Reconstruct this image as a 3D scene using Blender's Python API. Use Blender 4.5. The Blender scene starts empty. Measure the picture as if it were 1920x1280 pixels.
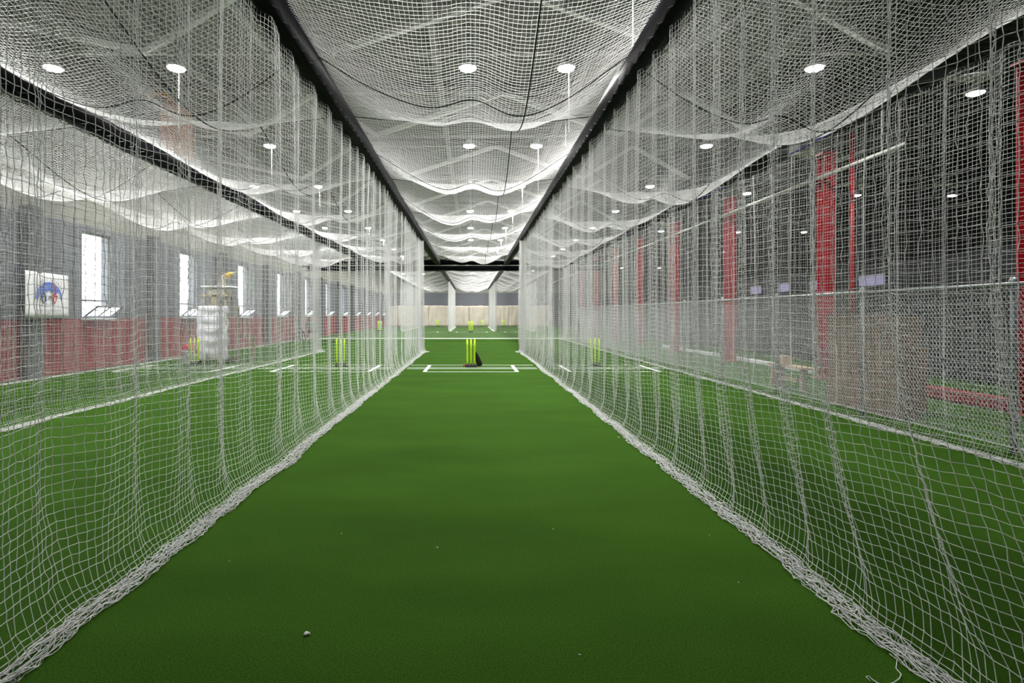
import bpy, math, random
import numpy as np
from mathutils import Vector, Matrix

random.seed(7)
RNG = np.random.default_rng(11)
SC = bpy.context.scene
COL = SC.collection
PI = math.pi

# ------------------------------------------------------------------ camera, world, exposure
# image 1920x1280; focal length 1050 px, vanishing point at pixel (885, 589), lens 1.5 m above the turf
F_PX, U0, V0, CAM_H = 1050.0, 885.0, 589.0, 1.5
cam_d = bpy.data.cameras.new('camera')
cam_d.sensor_width = 36.0
cam_d.lens = 36.0 * F_PX / 1920.0
cam_d.shift_x = (960.0 - U0) / 1920.0
cam_d.shift_y = -(640.0 - V0) / 1920.0
cam_d.clip_end = 300
cam_d.clip_start = 0.02
cam = bpy.data.objects.new('camera', cam_d)
cam.location = (0, 0, CAM_H)
cam.rotation_euler = (PI / 2, 0, 0)
COL.objects.link(cam)
SC.camera = cam

world = bpy.data.worlds.new('overcast_sky')
SC.world = world
world.use_nodes = True
wbg = world.node_tree.nodes['Background']
wbg.inputs[0].default_value = (0.93, 0.97, 1.0, 1)
wbg.inputs[1].default_value = 7.0

SC.view_settings.view_transform = 'Standard'
SC.view_settings.look = 'None'
SC.view_settings.gamma = 1.0
SC.view_settings.use_curve_mapping = False
SC.view_settings.exposure = 0.62
SC.cycles.max_bounces = 6
SC.cycles.diffuse_bounces = 3
SC.cycles.glossy_bounces = 3
SC.cycles.transparent_max_bounces = 16
SC.cycles.use_light_tree = True

LAMP_W = 185.0          # watts of each high-bay lamp


# ------------------------------------------------------------------ helpers: materials
def mat(name, color, rough=0.6, metal=0.0, var=0.0, vscale=4.0, bump=0.0, bscale=40.0, color2=None,
        emit=None, estr=0.0, spec=0.4, stretch=None, translucent=0.0):
    m = bpy.data.materials.new(name)
    m.use_nodes = True
    nt = m.node_tree
    p = nt.nodes['Principled BSDF']
    p.inputs['Base Color'].default_value = (*color, 1)
    p.inputs['Roughness'].default_value = rough
    p.inputs['Metallic'].default_value = metal
    p.inputs['Specular IOR Level'].default_value = spec
    tc = nt.nodes.new('ShaderNodeTexCoord')
    src = tc.outputs['Object']
    if stretch:
        mp = nt.nodes.new('ShaderNodeMapping')
        mp.inputs['Scale'].default_value = stretch
        nt.links.new(src, mp.inputs[0])
        src = mp.outputs[0]
    if var > 0 or color2:
        n = nt.nodes.new('ShaderNodeTexNoise')
        n.inputs['Scale'].default_value = vscale
        n.inputs['Detail'].default_value = 5
        nt.links.new(src, n.inputs['Vector'])
        r = nt.nodes.new('ShaderNodeValToRGB')
        r.color_ramp.elements[0].position = 0.3
        r.color_ramp.elements[1].position = 0.7
        a = [max(0, c * (1 - var)) for c in color]
        b = color2 if color2 else [min(1, c * (1 + var)) for c in color]
        r.color_ramp.elements[0].color = (*a, 1)
        r.color_ramp.elements[1].color = (*b, 1)
        nt.links.new(n.outputs[0], r.inputs[0])
        nt.links.new(r.outputs[0], p.inputs['Base Color'])
    if bump > 0:
        n2 = nt.nodes.new('ShaderNodeTexNoise')
        n2.inputs['Scale'].default_value = bscale
        n2.inputs['Detail'].default_value = 4
        nt.links.new(src, n2.inputs['Vector'])
        bp = nt.nodes.new('ShaderNodeBump')
        bp.inputs['Strength'].default_value = bump
        bp.inputs['Distance'].default_value = 0.02
        nt.links.new(n2.outputs[0], bp.inputs['Height'])
        nt.links.new(bp.outputs[0], p.inputs['Normal'])
    if emit:
        p.inputs['Emission Color'].default_value = (*emit, 1)
        p.inputs['Emission Strength'].default_value = estr
    if translucent > 0:
        tr = nt.nodes.new('ShaderNodeBsdfTranslucent')
        tr.inputs[0].default_value = (*color, 1)
        mx = nt.nodes.new('ShaderNodeMixShader')
        mx.inputs[0].default_value = translucent
        nt.links.new(p.outputs[0], mx.inputs[1])
        nt.links.new(tr.outputs[0], mx.inputs[2])
        nt.links.new(mx.outputs[0], nt.nodes['Material Output'].inputs[0])
    return m


def glass_mat(name, gloss=0.1, tint=(1, 1, 1)):
    m = bpy.data.materials.new(name)
    m.use_nodes = True
    nt = m.node_tree
    nt.nodes.remove(nt.nodes['Principled BSDF'])
    t = nt.nodes.new('ShaderNodeBsdfTransparent')
    t.inputs[0].default_value = (*tint, 1)
    g = nt.nodes.new('ShaderNodeBsdfGlossy')
    g.inputs['Roughness'].default_value = 0.05
    mx = nt.nodes.new('ShaderNodeMixShader')
    mx.inputs[0].default_value = gloss
    nt.links.new(t.outputs[0], mx.inputs[1])
    nt.links.new(g.outputs[0], mx.inputs[2])
    nt.links.new(mx.outputs[0], nt.nodes['Material Output'].inputs[0])
    return m


def turf_mat():
    m = bpy.data.materials.new('turf')
    m.use_nodes = True
    nt = m.node_tree
    p = nt.nodes['Principled BSDF']
    p.inputs['Roughness'].default_value = 0.9
    p.inputs['Specular IOR Level'].default_value = 0.04
    tc = nt.nodes.new('ShaderNodeTexCoord')
    fine = nt.nodes.new('ShaderNodeTexNoise')
    fine.inputs['Scale'].default_value = 130
    fine.inputs['Detail'].default_value = 3
    big = nt.nodes.new('ShaderNodeTexNoise')
    big.inputs['Scale'].default_value = 1.1
    big.inputs['Detail'].default_value = 4
    mp = nt.nodes.new('ShaderNodeMapping')
    mp.inputs['Scale'].default_value = (0.5, 1.3, 1)
    nt.links.new(tc.outputs['Object'], fine.inputs['Vector'])
    nt.links.new(tc.outputs['Object'], mp.inputs[0])
    nt.links.new(mp.outputs[0], big.inputs['Vector'])
    r = nt.nodes.new('ShaderNodeValToRGB')
    r.color_ramp.elements[0].position = 0.25
    r.color_ramp.elements[1].position = 0.75
    r.color_ramp.elements[0].color = (0.014, 0.042, 0.003, 1)
    r.color_ramp.elements[1].color = (0.055, 0.146, 0.010, 1)
    nt.links.new(fine.outputs[0], r.inputs[0])
    r2 = nt.nodes.new('ShaderNodeValToRGB')
    r2.color_ramp.elements[0].position = 0.3
    r2.color_ramp.elements[1].position = 0.7
    r2.color_ramp.elements[0].color = (0.74, 0.76, 0.72, 1)
    r2.color_ramp.elements[1].color = (1.0, 1.0, 1.0, 1)
    nt.links.new(big.outputs[0], r2.inputs[0])
    mul = nt.nodes.new('ShaderNodeMix')
    mul.data_type = 'RGBA'
    mul.blend_type = 'MULTIPLY'
    mul.inputs['Factor'].default_value = 1.0
    nt.links.new(r.outputs[0], mul.inputs['A'])
    nt.links.new(r2.outputs[0], mul.inputs['B'])
    nt.links.new(mul.outputs['Result'], p.inputs['Base Color'])
    bp = nt.nodes.new('ShaderNodeBump')
    bp.inputs['Strength'].default_value = 0.5
    bp.inputs['Distance'].default_value = 0.01
    nt.links.new(fine.outputs[0], bp.inputs['Height'])
    nt.links.new(bp.outputs[0], p.inputs['Normal'])
    return m


M = {
    'turf': turf_mat(),
    'twine': mat('white_twine', (0.93, 0.93, 0.93), 0.6, translucent=0.48, spec=0.2),
    'black_rope': mat('black_rope', (0.012, 0.012, 0.014), 0.7),
    'blue_rope': mat('blue_rope', (0.05, 0.06, 0.55), 0.6),
    'vinyl': mat('black_vinyl', (0.0045, 0.0045, 0.006), 0.45, bump=0.35, bscale=3.0, var=0.3, vscale=2.0, spec=0.02),
    'mesh_black': mat('black_mesh_edge', (0.012, 0.012, 0.013), 0.8, var=0.3, vscale=20),
    'line': mat('line_paint', (0.80, 0.82, 0.80), 0.8, var=0.08, vscale=15),
    'stump': mat('neon_yellow_plastic', (0.52, 0.78, 0.01), 0.35),
    'stump_base': mat('black_rubber', (0.012, 0.012, 0.014), 0.6, var=0.3, vscale=30),
    'red_plastic': mat('red_plastic', (0.42, 0.02, 0.025), 0.4),
    'bat': mat('black_bat', (0.014, 0.013, 0.015), 0.45, var=0.3, vscale=12),
    'bat_handle': mat('tan_grip', (0.30, 0.22, 0.12), 0.7, var=0.15, vscale=30),
    'wall_gray': mat('gray_siding', (0.095, 0.102, 0.130), 0.6, var=0.08, vscale=1.2, stretch=(1, 1, 12)),
    'wall_red': mat('red_masonry', (0.20, 0.012, 0.018), 0.7, var=0.12, vscale=3),
    'wall_cream': mat('cream_wall', (0.26, 0.26, 0.23), 0.8, var=0.05, vscale=1.0),
    'pillar': mat('dark_pillar', (0.045, 0.050, 0.062), 0.6, var=0.1, vscale=3),
    'curtain': mat('cream_canvas', (0.62, 0.55, 0.46), 0.9, var=0.08, vscale=1.2, bump=0.3, bscale=3),
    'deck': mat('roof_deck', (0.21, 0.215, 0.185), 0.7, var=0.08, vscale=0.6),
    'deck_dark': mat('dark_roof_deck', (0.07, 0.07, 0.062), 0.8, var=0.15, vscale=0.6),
    'steel_white': mat('white_painted_steel', (0.62, 0.63, 0.60), 0.5, var=0.05, vscale=2),
    'steel_dim': mat('dimmed_white_steel', (0.28, 0.29, 0.26), 0.5, var=0.05, vscale=2),  # steel_white dimmed: weaker light on chords, joists and pipe put into the colour
    'steel_grey': mat('galvanised_steel', (0.30, 0.32, 0.33), 0.4, metal=0.6, var=0.1, vscale=10),
    'wire': mat('fence_wire', (0.66, 0.67, 0.70), 0.45, metal=0.2),
    'post': mat('fence_post', (0.13, 0.15, 0.16), 0.45, metal=0.4),
    'red_steel': mat('red_painted_steel', (0.30, 0.007, 0.010), 0.4, var=0.1, vscale=2),
    'navy': mat('navy_pad', (0.006, 0.007, 0.011), 0.6, var=0.2, vscale=1.5),
    'black_wall': mat('black_wall', (0.012, 0.012, 0.014), 0.8, var=0.2, vscale=1.0),
    'lilac': mat('lilac_sign', (0.36, 0.33, 0.58), 0.6, var=0.12, vscale=6),
    'cardboard': mat('brown_cardboard', (0.17, 0.105, 0.065), 0.85, var=0.15, vscale=4),
    'cardboard2': mat('tan_cardboard', (0.24, 0.115, 0.05), 0.85, var=0.12, vscale=5),
    'tape': mat('packing_tape', (0.24, 0.16, 0.09), 0.3),
    'wood': mat('pine_wood', (0.50, 0.36, 0.22), 0.7, var=0.2, vscale=6, stretch=(1, 8, 8)),
    'plywood': mat('weathered_wood', (0.34, 0.29, 0.20), 0.8, var=0.2, vscale=8),
    'silver_cloth': mat('silver_cloth', (0.70, 0.70, 0.76), 0.45, var=0.05, vscale=5),
    'white_plastic': mat('white_plastic', (0.72, 0.72, 0.74), 0.4),
    'cream_plastic': mat('cream_plastic', (0.66, 0.62, 0.52), 0.45),
    'yellow': mat('yellow_plastic', (0.75, 0.50, 0.03), 0.4),
    'black_metal': mat('black_metal', (0.016, 0.016, 0.018), 0.45),
    'green_plastic': mat('green_plastic', (0.03, 0.32, 0.14), 0.4),
    'grey_plastic': mat('grey_plastic', (0.28, 0.27, 0.27), 0.5),
    'frame': mat('window_frame', (0.10, 0.10, 0.115), 0.4, metal=0.3),
    'sill': mat('white_sill', (0.70, 0.71, 0.74), 0.5),
    'glass': glass_mat('pane_glass', 0.08),
    'sash_glass': mat('sky_whitened_glass', (0.92, 0.94, 0.97), 0.15, translucent=0.75),  # clear sash panes; sky brightness and reflection put in as white
    'banner': mat('white_vinyl_banner', (0.74, 0.74, 0.76), 0.5, var=0.04, vscale=3),
    'print_blue': mat('print_blue', (0.085, 0.16, 0.55), 0.6),
    'print_navy': mat('print_navy', (0.03, 0.02, 0.17), 0.6),
    'print_red': mat('print_red', (0.36, 0.03, 0.05), 0.6),
    'print_grey': mat('print_grey', (0.16, 0.18, 0.20), 0.6),
    'lamp_lens': mat('lamp_lens', (0.9, 0.9, 0.9), 0.4, emit=(1.0, 0.98, 0.95), estr=22.0),
    'lamp_body': mat('lamp_body', (0.55, 0.55, 0.55), 0.4),
    'chain': mat('white_streak_lacing', (0.85, 0.85, 0.85), 0.4),  # white of the glare streaks under lamps, and of the cross beam lacing
    'copper': mat('copper_panel', (0.42, 0.17, 0.09), 0.45, var=0.15, vscale=3),
    'hvac': mat('grey_sheet_metal', (0.30, 0.31, 0.33), 0.45, metal=0.2, var=0.06, vscale=2),
    'hvac_dark': mat('louvre_dark', (0.07, 0.075, 0.075), 0.6),
    'orange': mat('orange_rust', (0.40, 0.17, 0.03), 0.7, var=0.2, vscale=9),
    'lint': mat('white_lint', (0.75, 0.75, 0.72), 0.9),
    'grass': mat('outside_grass', (0.10, 0.17, 0.06), 0.9, var=0.3, vscale=0.8),
}


# ------------------------------------------------------------------ helpers: objects
def tag(o, label=None, cat=None, group=None, kind=None):
    if label: o['label'] = label
    if cat: o['category'] = cat
    if group: o['group'] = group
    if kind: o['kind'] = kind
    return o


def thing(name, label, cat, loc=(0, 0, 0), group=None, kind=None):
    o = bpy.data.objects.new(name, None)
    o.empty_display_size = 0.1
    o.location = loc
    COL.objects.link(o)
    return tag(o, label, cat, group, kind)


def mesh_np(name, V, Fq, material, parent=None, smooth=True):
    """one mesh object from numpy arrays (all faces the same size); V in world coordinates"""
    V = np.asarray(V, dtype=np.float64)
    if parent is not None:
        V = V - np.array(parent_loc(parent))
    me = bpy.data.meshes.new(name)
    n, k = Fq.shape
    me.vertices.add(len(V))
    me.vertices.foreach_set('co', V.astype(np.float32).ravel())
    me.loops.add(n * k)
    me.loops.foreach_set('vertex_index', Fq.astype(np.int32).ravel())
    me.polygons.add(n)
    me.polygons.foreach_set('loop_start', np.arange(0, n * k, k, dtype=np.int32))
    me.polygons.foreach_set('use_smooth', np.full(n, smooth, dtype=bool))
    me.update(calc_edges=True)
    me.materials.append(material)
    o = bpy.data.objects.new(name, me)
    COL.objects.link(o)
    if parent is not None:
        o.parent = parent
    return o


def parent_loc(p):
    x = Vector((0, 0, 0))
    while p is not None:
        x = x + p.location
        p = p.parent
    return x


class MB:
    """collects shapes and links them as ONE mesh object"""
    def __init__(self):
        self.v, self.f = [], []

    def raw(self, vs, fs):
        b = len(self.v)
        self.v += [tuple(p) for p in vs]
        self.f += [tuple(i + b for i in f) for f in fs]
        return self

    def box(self, c, s, rot=None, bev=0.0):
        x, y, z = s[0] / 2, s[1] / 2, s[2] / 2
        if bev > 0:
            b = min(bev, x * .9, y * .9, z * .9)
            vs = []
            for sx in (-1, 1):
                for sy in (-1, 1):
                    for sz in (-1, 1):
                        vs += [(sx * (x - b), sy * (y - b), sz * z), (sx * (x - b), sy * y, sz * (z - b)), (sx * x, sy * (y - b), sz * (z - b))]
            idx = {}
            k = 0
            for sx in (-1, 1):
                for sy in (-1, 1):
                    for sz in (-1, 1):
                        idx[sx, sy, sz] = k
                        k += 3
            fs = []
            for s_ in (-1, 1):
                fs.append([idx[a, b_, s_] for a, b_ in ((-1, -1), (1, -1), (1, 1), (-1, 1))][::s_])
                fs.append([idx[a, s_, b_] + 1 for a, b_ in ((-1, -1), (-1, 1), (1, 1), (1, -1))][::s_])
                fs.append([idx[s_, a, b_] + 2 for a, b_ in ((-1, -1), (1, -1), (1, 1), (-1, 1))][::s_])
            for a in (-1, 1):
                for b_ in (-1, 1):
                    fs.append([idx[-1, a, b_], idx[1, a, b_], idx[1, a, b_] + 1, idx[-1, a, b_] + 1][::a * b_])
                    fs.append([idx[a, -1, b_], idx[a, -1, b_] + 2, idx[a, 1, b_] + 2, idx[a, 1, b_]][::a * b_])
                    fs.append([idx[a, b_, -1] + 1, idx[a, b_, 1] + 1, idx[a, b_, 1] + 2, idx[a, b_, -1] + 2][::a * b_])
                    for c_ in (-1, 1):
                        k = idx[a, b_, c_]
                        fs.append([k, k + 1, k + 2][::-a * b_ * c_])
        else:
            vs = [(a * x, b * y, d * z) for a in (-1, 1) for b in (-1, 1) for d in (-1, 1)]
            fs = [(0, 1, 3, 2), (4, 6, 7, 5), (0, 4, 5, 1), (2, 3, 7, 6), (0, 2, 6, 4), (1, 5, 7, 3)]
        if rot is not None:
            vs = [rot @ Vector(p) for p in vs]
        return self.raw([(p[0] + c[0], p[1] + c[1], p[2] + c[2]) for p in vs], fs)

    def bar(self, p0, p1, w, h=None, up=(0, 0, 1)):
        h = h or w
        p0, p1 = Vector(p0), Vector(p1)
        d = (p1 - p0)
        L = d.length
        d.normalize()
        u = Vector(up)
        if abs(d.dot(u)) > 0.98:
            u = Vector((1, 0, 0))
        s = d.cross(u).normalized()
        t = s.cross(d).normalized()
        R = Matrix((s, d, t)).transposed()
        return self.box((p0 + p1) / 2, (w, L, h), R)

    def tube(self, pts, r, n=6, caps=True):
        pts = [Vector(p) for p in pts]
        rs = r if isinstance(r, (list, tuple)) else [r] * len(pts)
        vs, fs = [], []
        prev = None
        for i, p in enumerate(pts):
            t = (pts[min(i + 1, len(pts) - 1)] - pts[max(i - 1, 0)])
            t = t.normalized() if t.length > 1e-9 else Vector((0, 0, 1))
            if prev is None:
                a = Vector((1, 0, 0)) if abs(t.x) < 0.9 else Vector((0, 1, 0))
            else:
                a = prev
            a = (a - t * a.dot(t)).normalized()
            prev = a
            b = t.cross(a)
            for k in range(n):
                an = 2 * PI * k / n
                vs.append(p + (a * math.cos(an) + b * math.sin(an)) * rs[i])
        for i in range(len(pts) - 1):
            for k in range(n):
                k2 = (k + 1) % n
                fs.append((i * n + k, i * n + k2, (i + 1) * n + k2, (i + 1) * n + k))
        if caps:
            fs.append(tuple(range(n))[::-1])
            fs.append(tuple((len(pts) - 1) * n + k for k in range(n)))
        return self.raw(vs, fs)

    def lathe(self, prof, c=(0, 0, 0), n=16, axis='z'):
        vs, fs = [], []
        for (r, h) in prof:
            for k in range(n):
                a = 2 * PI * k / n
                p = (r * math.cos(a), r * math.sin(a), h)
                if axis == 'x':
                    p = (h, p[0], p[1])
                elif axis == 'y':
                    p = (p[0], h, p[1])
                vs.append((p[0] + c[0], p[1] + c[1], p[2] + c[2]))
        for i in range(len(prof) - 1):
            for k in range(n):
                k2 = (k + 1) % n
                fs.append((i * n + k, i * n + k2, (i + 1) * n + k2, (i + 1) * n + k))
        fs.append(tuple(range(n))[::-1])
        fs.append(tuple((len(prof) - 1) * n + k for k in range(n)))
        return self.raw(vs, fs)

    def grid(self, P):
        """P: rows x cols of points"""
        r, c = len(P), len(P[0])
        return self.raw([p for row in P for p in row],
                        [(i * c + j, i * c + j + 1, (i + 1) * c + j + 1, (i + 1) * c + j) for i in range(r - 1) for j in range(c - 1)])

    def poly(self, pts2, T, th=0.004):
        """flat shape of thickness th; pts2 in (a, b); T maps (a, b, depth) to the world"""
        n = len(pts2)
        vs = [T(a, b, th) for a, b in pts2] + [T(a, b, 0) for a, b in pts2]
        fs = [tuple(range(n)), tuple(range(2 * n - 1, n - 1, -1))] + [(i, i + n, (i + 1) % n + n, (i + 1) % n) for i in range(n)]
        return self.raw(vs, fs)

    def build(self, name, material, parent=None, smooth=False):
        me = bpy.data.meshes.new(name)
        off = parent_loc(parent) if parent is not None else Vector((0, 0, 0))
        me.from_pydata([(p[0] - off.x, p[1] - off.y, p[2] - off.z) for p in self.v], [], self.f)
        me.materials.append(material)
        if smooth:
            me.polygons.foreach_set('use_smooth', [True] * len(me.polygons))
        me.update()
        o = bpy.data.objects.new(name, me)
        COL.objects.link(o)
        if parent is not None:
            o.parent = parent
        return o


def struct(o):
    o['kind'] = 'structure'
    return o


def copy_tree(o, parent=None):
    c = o.copy()
    COL.objects.link(c)
    c.parent = parent
    for ch in list(o.children):
        if ch.type == 'LIGHT':
            d = ch.copy()
            COL.objects.link(d)
            d.parent = c
        else:
            copy_tree(ch, c)
    return c


# ------------------------------------------------------------------ strands (netting twine as real 3-sided cords)
def prisms(P, r):
    """P (M,N,3): M polylines of N points -> verts, quads of round-shaded 3-sided cords"""
    P = np.asarray(P, dtype=np.float64)
    Mn, N, _ = P.shape
    T = np.gradient(P, axis=1)
    T /= np.linalg.norm(T, axis=2, keepdims=True) + 1e-12
    vert = np.abs(T[..., 2:3]) > 0.8
    ref = np.where(vert, np.array([1.0, 0, 0]), np.array([0, 0, 1.0]))
    A = np.cross(T, ref)
    A /= np.linalg.norm(A, axis=2, keepdims=True) + 1e-12
    B = np.cross(A, T)
    V = np.empty((Mn, N, 3, 3))
    for k, an in enumerate((PI / 2, PI / 2 + 2 * PI / 3, PI / 2 + 4 * PI / 3)):
        V[:, :, k] = P + r * (math.cos(an) * A + math.sin(an) * B)
    base = (np.arange(Mn)[:, None] * N + np.arange(N - 1)[None, :]).reshape(-1) * 3
    quads = np.stack([np.stack([base + k, base + (k + 1) % 3, base + 3 + (k + 1) % 3, base + 3 + k], 1) for k in range(3)], 1).reshape(-1, 4)
    return V.reshape(-1, 3), quads


class Net:
    def __init__(self):
        self.V, self.Q, self.n = [], [], 0

    def add(self, P, r):
        if P.shape[0] == 0 or P.shape[1] < 2:
            return
        v, q = prisms(P, r)
        self.V.append(v)
        self.Q.append(q + self.n)
        self.n += len(v)

    def build(self, name, parent, material=None):
        return mesh_np(name, np.concatenate(self.V), np.concatenate(self.Q), material or M['twine'], parent)


def smooth_noise(n, step, seed, octaves=((1.0, 1.0),)):
    rg = np.random.default_rng(seed)
    out = np.zeros(n)
    x = np.arange(n) * step
    for lam, amp in octaves:
        k = int(n * step / lam) + 4
        g = rg.normal(size=k)
        u = x / lam
        i = u.astype(int)
        f = u - i
        f = f * f * (3 - 2 * f)
        out += amp * (g[i] * (1 - f) + g[i + 1] * f)
    return out


CELL = 0.047


def side_net(name, label, xb, y0, y1, seed, inward, near=0.0, mid=12.0, z_top=4.40, r=0.0020, amp=0.047, end_gather=True,
             start_gather=False, shear=0.0, group='hanging side nets', cell=CELL, row_step_far=3, knots=False):
    """a net curtain along Y, hung from z_top, pooled along the turf; inward = +1/-1 side on which it pools"""
    st = 0.004
    Y = np.arange(y0, y1, st)
    n = len(Y)
    rg = np.random.default_rng(seed)
    ph = np.cumsum(2 * PI * st / np.clip(0.58 + 0.16 * smooth_noise(n, st, seed, ((0.9, 1.0),)), 0.3, 1.1))
    W = np.sin(ph) + 0.35 * np.sin(2 * ph + 0.7) + 0.45 * smooth_noise(n, st, seed + 1, ((0.5, 1.0),))
    G = np.zeros(n)
    if end_gather:
        w = np.clip((Y - (y1 - 0.50)) / 0.15, 0, 1)
        G += w * np.sin((Y - y1) * 2 * PI / 0.034) * 0.10
    if start_gather:
        w = np.clip(((y0 + 0.30) - Y) / 0.1, 0, 1)
        G += w * np.sin((Y - y0) * 2 * PI / 0.045) * 0.09
    X = amp * W + G
    ds = np.sqrt(np.diff(X) ** 2 + np.diff(Y) ** 2)
    s = np.concatenate([[0], np.cumsum(ds)])
    S = np.arange(0, s[-1], cell)
    Ys, Ws, Gs = np.interp(S, s, Y), np.interp(S, s, W), np.interp(S, s, G)
    lean = amp * 0.5 * np.interp(S, s, smooth_noise(n, st, seed + 2, ((1.3, 1.0),)))
    toe = 1.0 + 0.10 * np.interp(S, s, smooth_noise(n, st, seed + 3, ((0.8, 1.0),)))
    # rows: straight fall, then a turn onto the turf, then bunched rows lying on it
    zs = list(np.arange(z_top, 0.13, -cell))
    ins = [0.0] * len(zs)
    for z in (0.095, 0.06, 0.034):
        zs.append(z)
        ins.append(0.05 * (1 - z / 0.13))
    nfall = len(zs)
    for k in range(17):
        zs.append(0.010 + 0.022 * ((k * 7) % 5) / 4)
        ins.append(0.045 + 0.0072 * k)
    zs, ins = np.array(zs), np.array(ins)
    low = np.clip(1 - zs / 0.55, 0, 1) ** 2
    ins = ins + 0.035 * low
    R_, S_ = len(zs), len(S)
    onfl = (np.arange(R_) >= nfall).astype(float)
    zj = np.clip(1 - zs / z_top, 0, 1)
    # drift of the folds on the way down
    X3 = xb + (0.85 + 0.35 * zj)[None, :] * amp * Ws[:, None] * (1 - 0.88 * np.clip(1 - zs / 0.6, 0, 1))[None, :] + Gs[:, None] * (1 + 0.4 * zj)[None, :] + lean[:, None] * (4 * zj * (1 - zj))[None, :] \
        + inward * ins[None, :] * toe[:, None]
    Y3 = Ys[:, None] + np.zeros(R_)[None, :]
    if shear:
        sh = np.clip(1 - zs / 1.7, 0, 1) ** 1.7
        Y3 = Y3 - shear * sh[None, :] * np.clip((8.5 - Ys) / 6, 0, 1)[:, None]
    Z3 = zs[None, :] + np.zeros(S_)[:, None]
    wave = 0.016 * np.interp(S, s, smooth_noise(n, st, seed + 5, ((0.45, 1.0),)))
    Z3 = Z3 + wave[:, None] * (4 * zj * (1 - zj))[None, :]
    J = np.where(onfl > 0, 0.009, 0.0028)[None, :, None]
    jit = rg.normal(size=(S_, R_, 3)) * J * np.array([1.0, 1.4, 0.8])
    P = np.stack([X3, Y3, Z3], 2) + jit
    P[:, :, 2] = np.maximum(P[:, :, 2], 0.004)
    root = thing('practice_net', label, 'net', (xb, y0, 0), group)
    net, hem = Net(), Net()
    fall = np.arange(nfall)
    far_rows = np.unique(np.concatenate([np.arange(0, nfall - 8, 7), np.arange(max(0, nfall - 8), nfall)]))
    i_near, i_mid, i_far = np.where(Ys < near)[0], np.where((Ys >= near) & (Ys < mid))[0], np.where(Ys >= mid)[0]
    net.add(P[i_near][:, fall], r)
    net.add(P[i_mid][:, far_rows], r)
    net.add(P[i_far][:, far_rows], r)
    k1 = int(np.searchsorted(Ys, mid))
    kg = int(np.searchsorted(Ys, y1 - 0.55)) if end_gather else S_
    seg_far = np.unique(np.concatenate([np.arange(max(k1 - 1, 0), max(kg, k1), row_step_far), np.arange(max(kg, k1), S_), [S_ - 1]]))
    net.add(np.transpose(P[:k1, :nfall], (1, 0, 2)), r)
    net.add(np.transpose(P[seg_far][:, :nfall], (1, 0, 2)), r)
    if knots and len(i_near):
        K = P[Ys < min(near, 4.6)][:, :nfall].reshape(-1, 3)
        o = np.array([(1, 0, 0), (-1, 0, 0), (0, 1, 0), (0, -1, 0), (0, 0, 1), (0, 0, -1)], float) * r * 2.1
        V = (K[:, None, :] + o[None]).reshape(-1, 3)
        b = np.arange(len(K))[:, None, None] * 6
        f = np.array([(0, 2, 4), (2, 1, 4), (1, 3, 4), (3, 0, 4), (2, 0, 5), (1, 2, 5), (3, 1, 5), (0, 3, 5)])
        mesh_np('knots', V, (b + f[None]).reshape(-1, 3), M['twine'], root)
    net.build('netting', root)
    # the hem: bunched netting on the turf (with its lead cord)
    h = np.arange(nfall - 1, R_)
    for sl, stq, hs in ((slice(0, k1), 1, 1), (slice(max(k1 - 1, 0), S_), 3, 2)):
        Q = P[sl][::stq]
        if len(Q) > 1:
            hem.add(Q[:, h[::hs]], r * 1.15 * hs ** 0.5)
            hem.add(np.transpose(Q[:, h[1::hs]], (1, 0, 2)), r * 1.25 * hs ** 0.5)
    hem.build('pooled_hem', root)
    MB().tube([tuple(P[i, 0]) for i in range(0, S_, 3)], 0.006, 4).build('head_rope', M['black_rope'], root)
    return root


# ------------------------------------------------------------------ the room
X_L, X_R, Y_B, Y_F = -10.35, 22.0, -9.0, 68.5
ROOF = 8.1

f = MB().box(((X_L + X_R) / 2, (Y_B + Y_F) / 2, -0.1), (X_R - X_L + 0.6, Y_F - Y_B + 0.6, 0.2)).build('floor', M['turf'])
struct(f)
struct(MB().box((-40, 32, -0.6), (58, 140, 0.2)).build('ground', M['grass']))

# left wall with window openings
WIN_Y = [14.86 + 4.97 * k for k in range(-3, 11)]
WIN_W, WIN_Z0, WIN_Z1 = 1.21, 1.38, 3.72
wl = MB()
red = MB()
edges = [Y_B] + [e for y in WIN_Y for e in (y, y + WIN_W)] + [Y_F]
TH = 0.3
xc = X_L - TH / 2
for a, b in zip(edges[0::2], edges[1::2]):
    wl.box((xc, (a + b) / 2, (WIN_Z0 + WIN_Z1) / 2), (TH, b - a, WIN_Z1 - WIN_Z0))
wl.box((xc, (Y_B + Y_F) / 2, (WIN_Z1 + 3.88) / 2), (TH, Y_F - Y_B, 3.88 - WIN_Z1))
wall_left = struct(wl.build('wall_left', M['wall_gray']))
struct(MB().box((xc, (Y_B + Y_F) / 2, WIN_Z0 / 2 - 0.05), (TH, Y_F - Y_B, WIN_Z0 + 0.1)).build('wall_left_base', M['wall_red'], None))
struct(MB().box((xc, (Y_B + Y_F) / 2, (3.88 + ROOF + 0.3) / 2), (TH, Y_F - Y_B, ROOF + 0.3 - 3.88)).build('wall_left_upper', M['wall_cream']))
# siding boards on the grey wall, each a board between two windows
for i, (a, b) in enumerate(zip(edges[0::2], edges[1::2])):
    if b < 9 or a > 45:
        continue
    src = None
    for k in range(11):
        z = WIN_Z0 + 0.01 + k * 0.212
        if src is None:
            src = MB().box((X_L + 0.006, (a + b) / 2, z + 0.1), (0.012, b - a - 0.02, 0.195)).build('siding_board', M['wall_gray'], wall_left)
        else:
            c = src.copy()
            COL.objects.link(c)
            c.location = (0, 0, k * 0.212)

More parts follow.
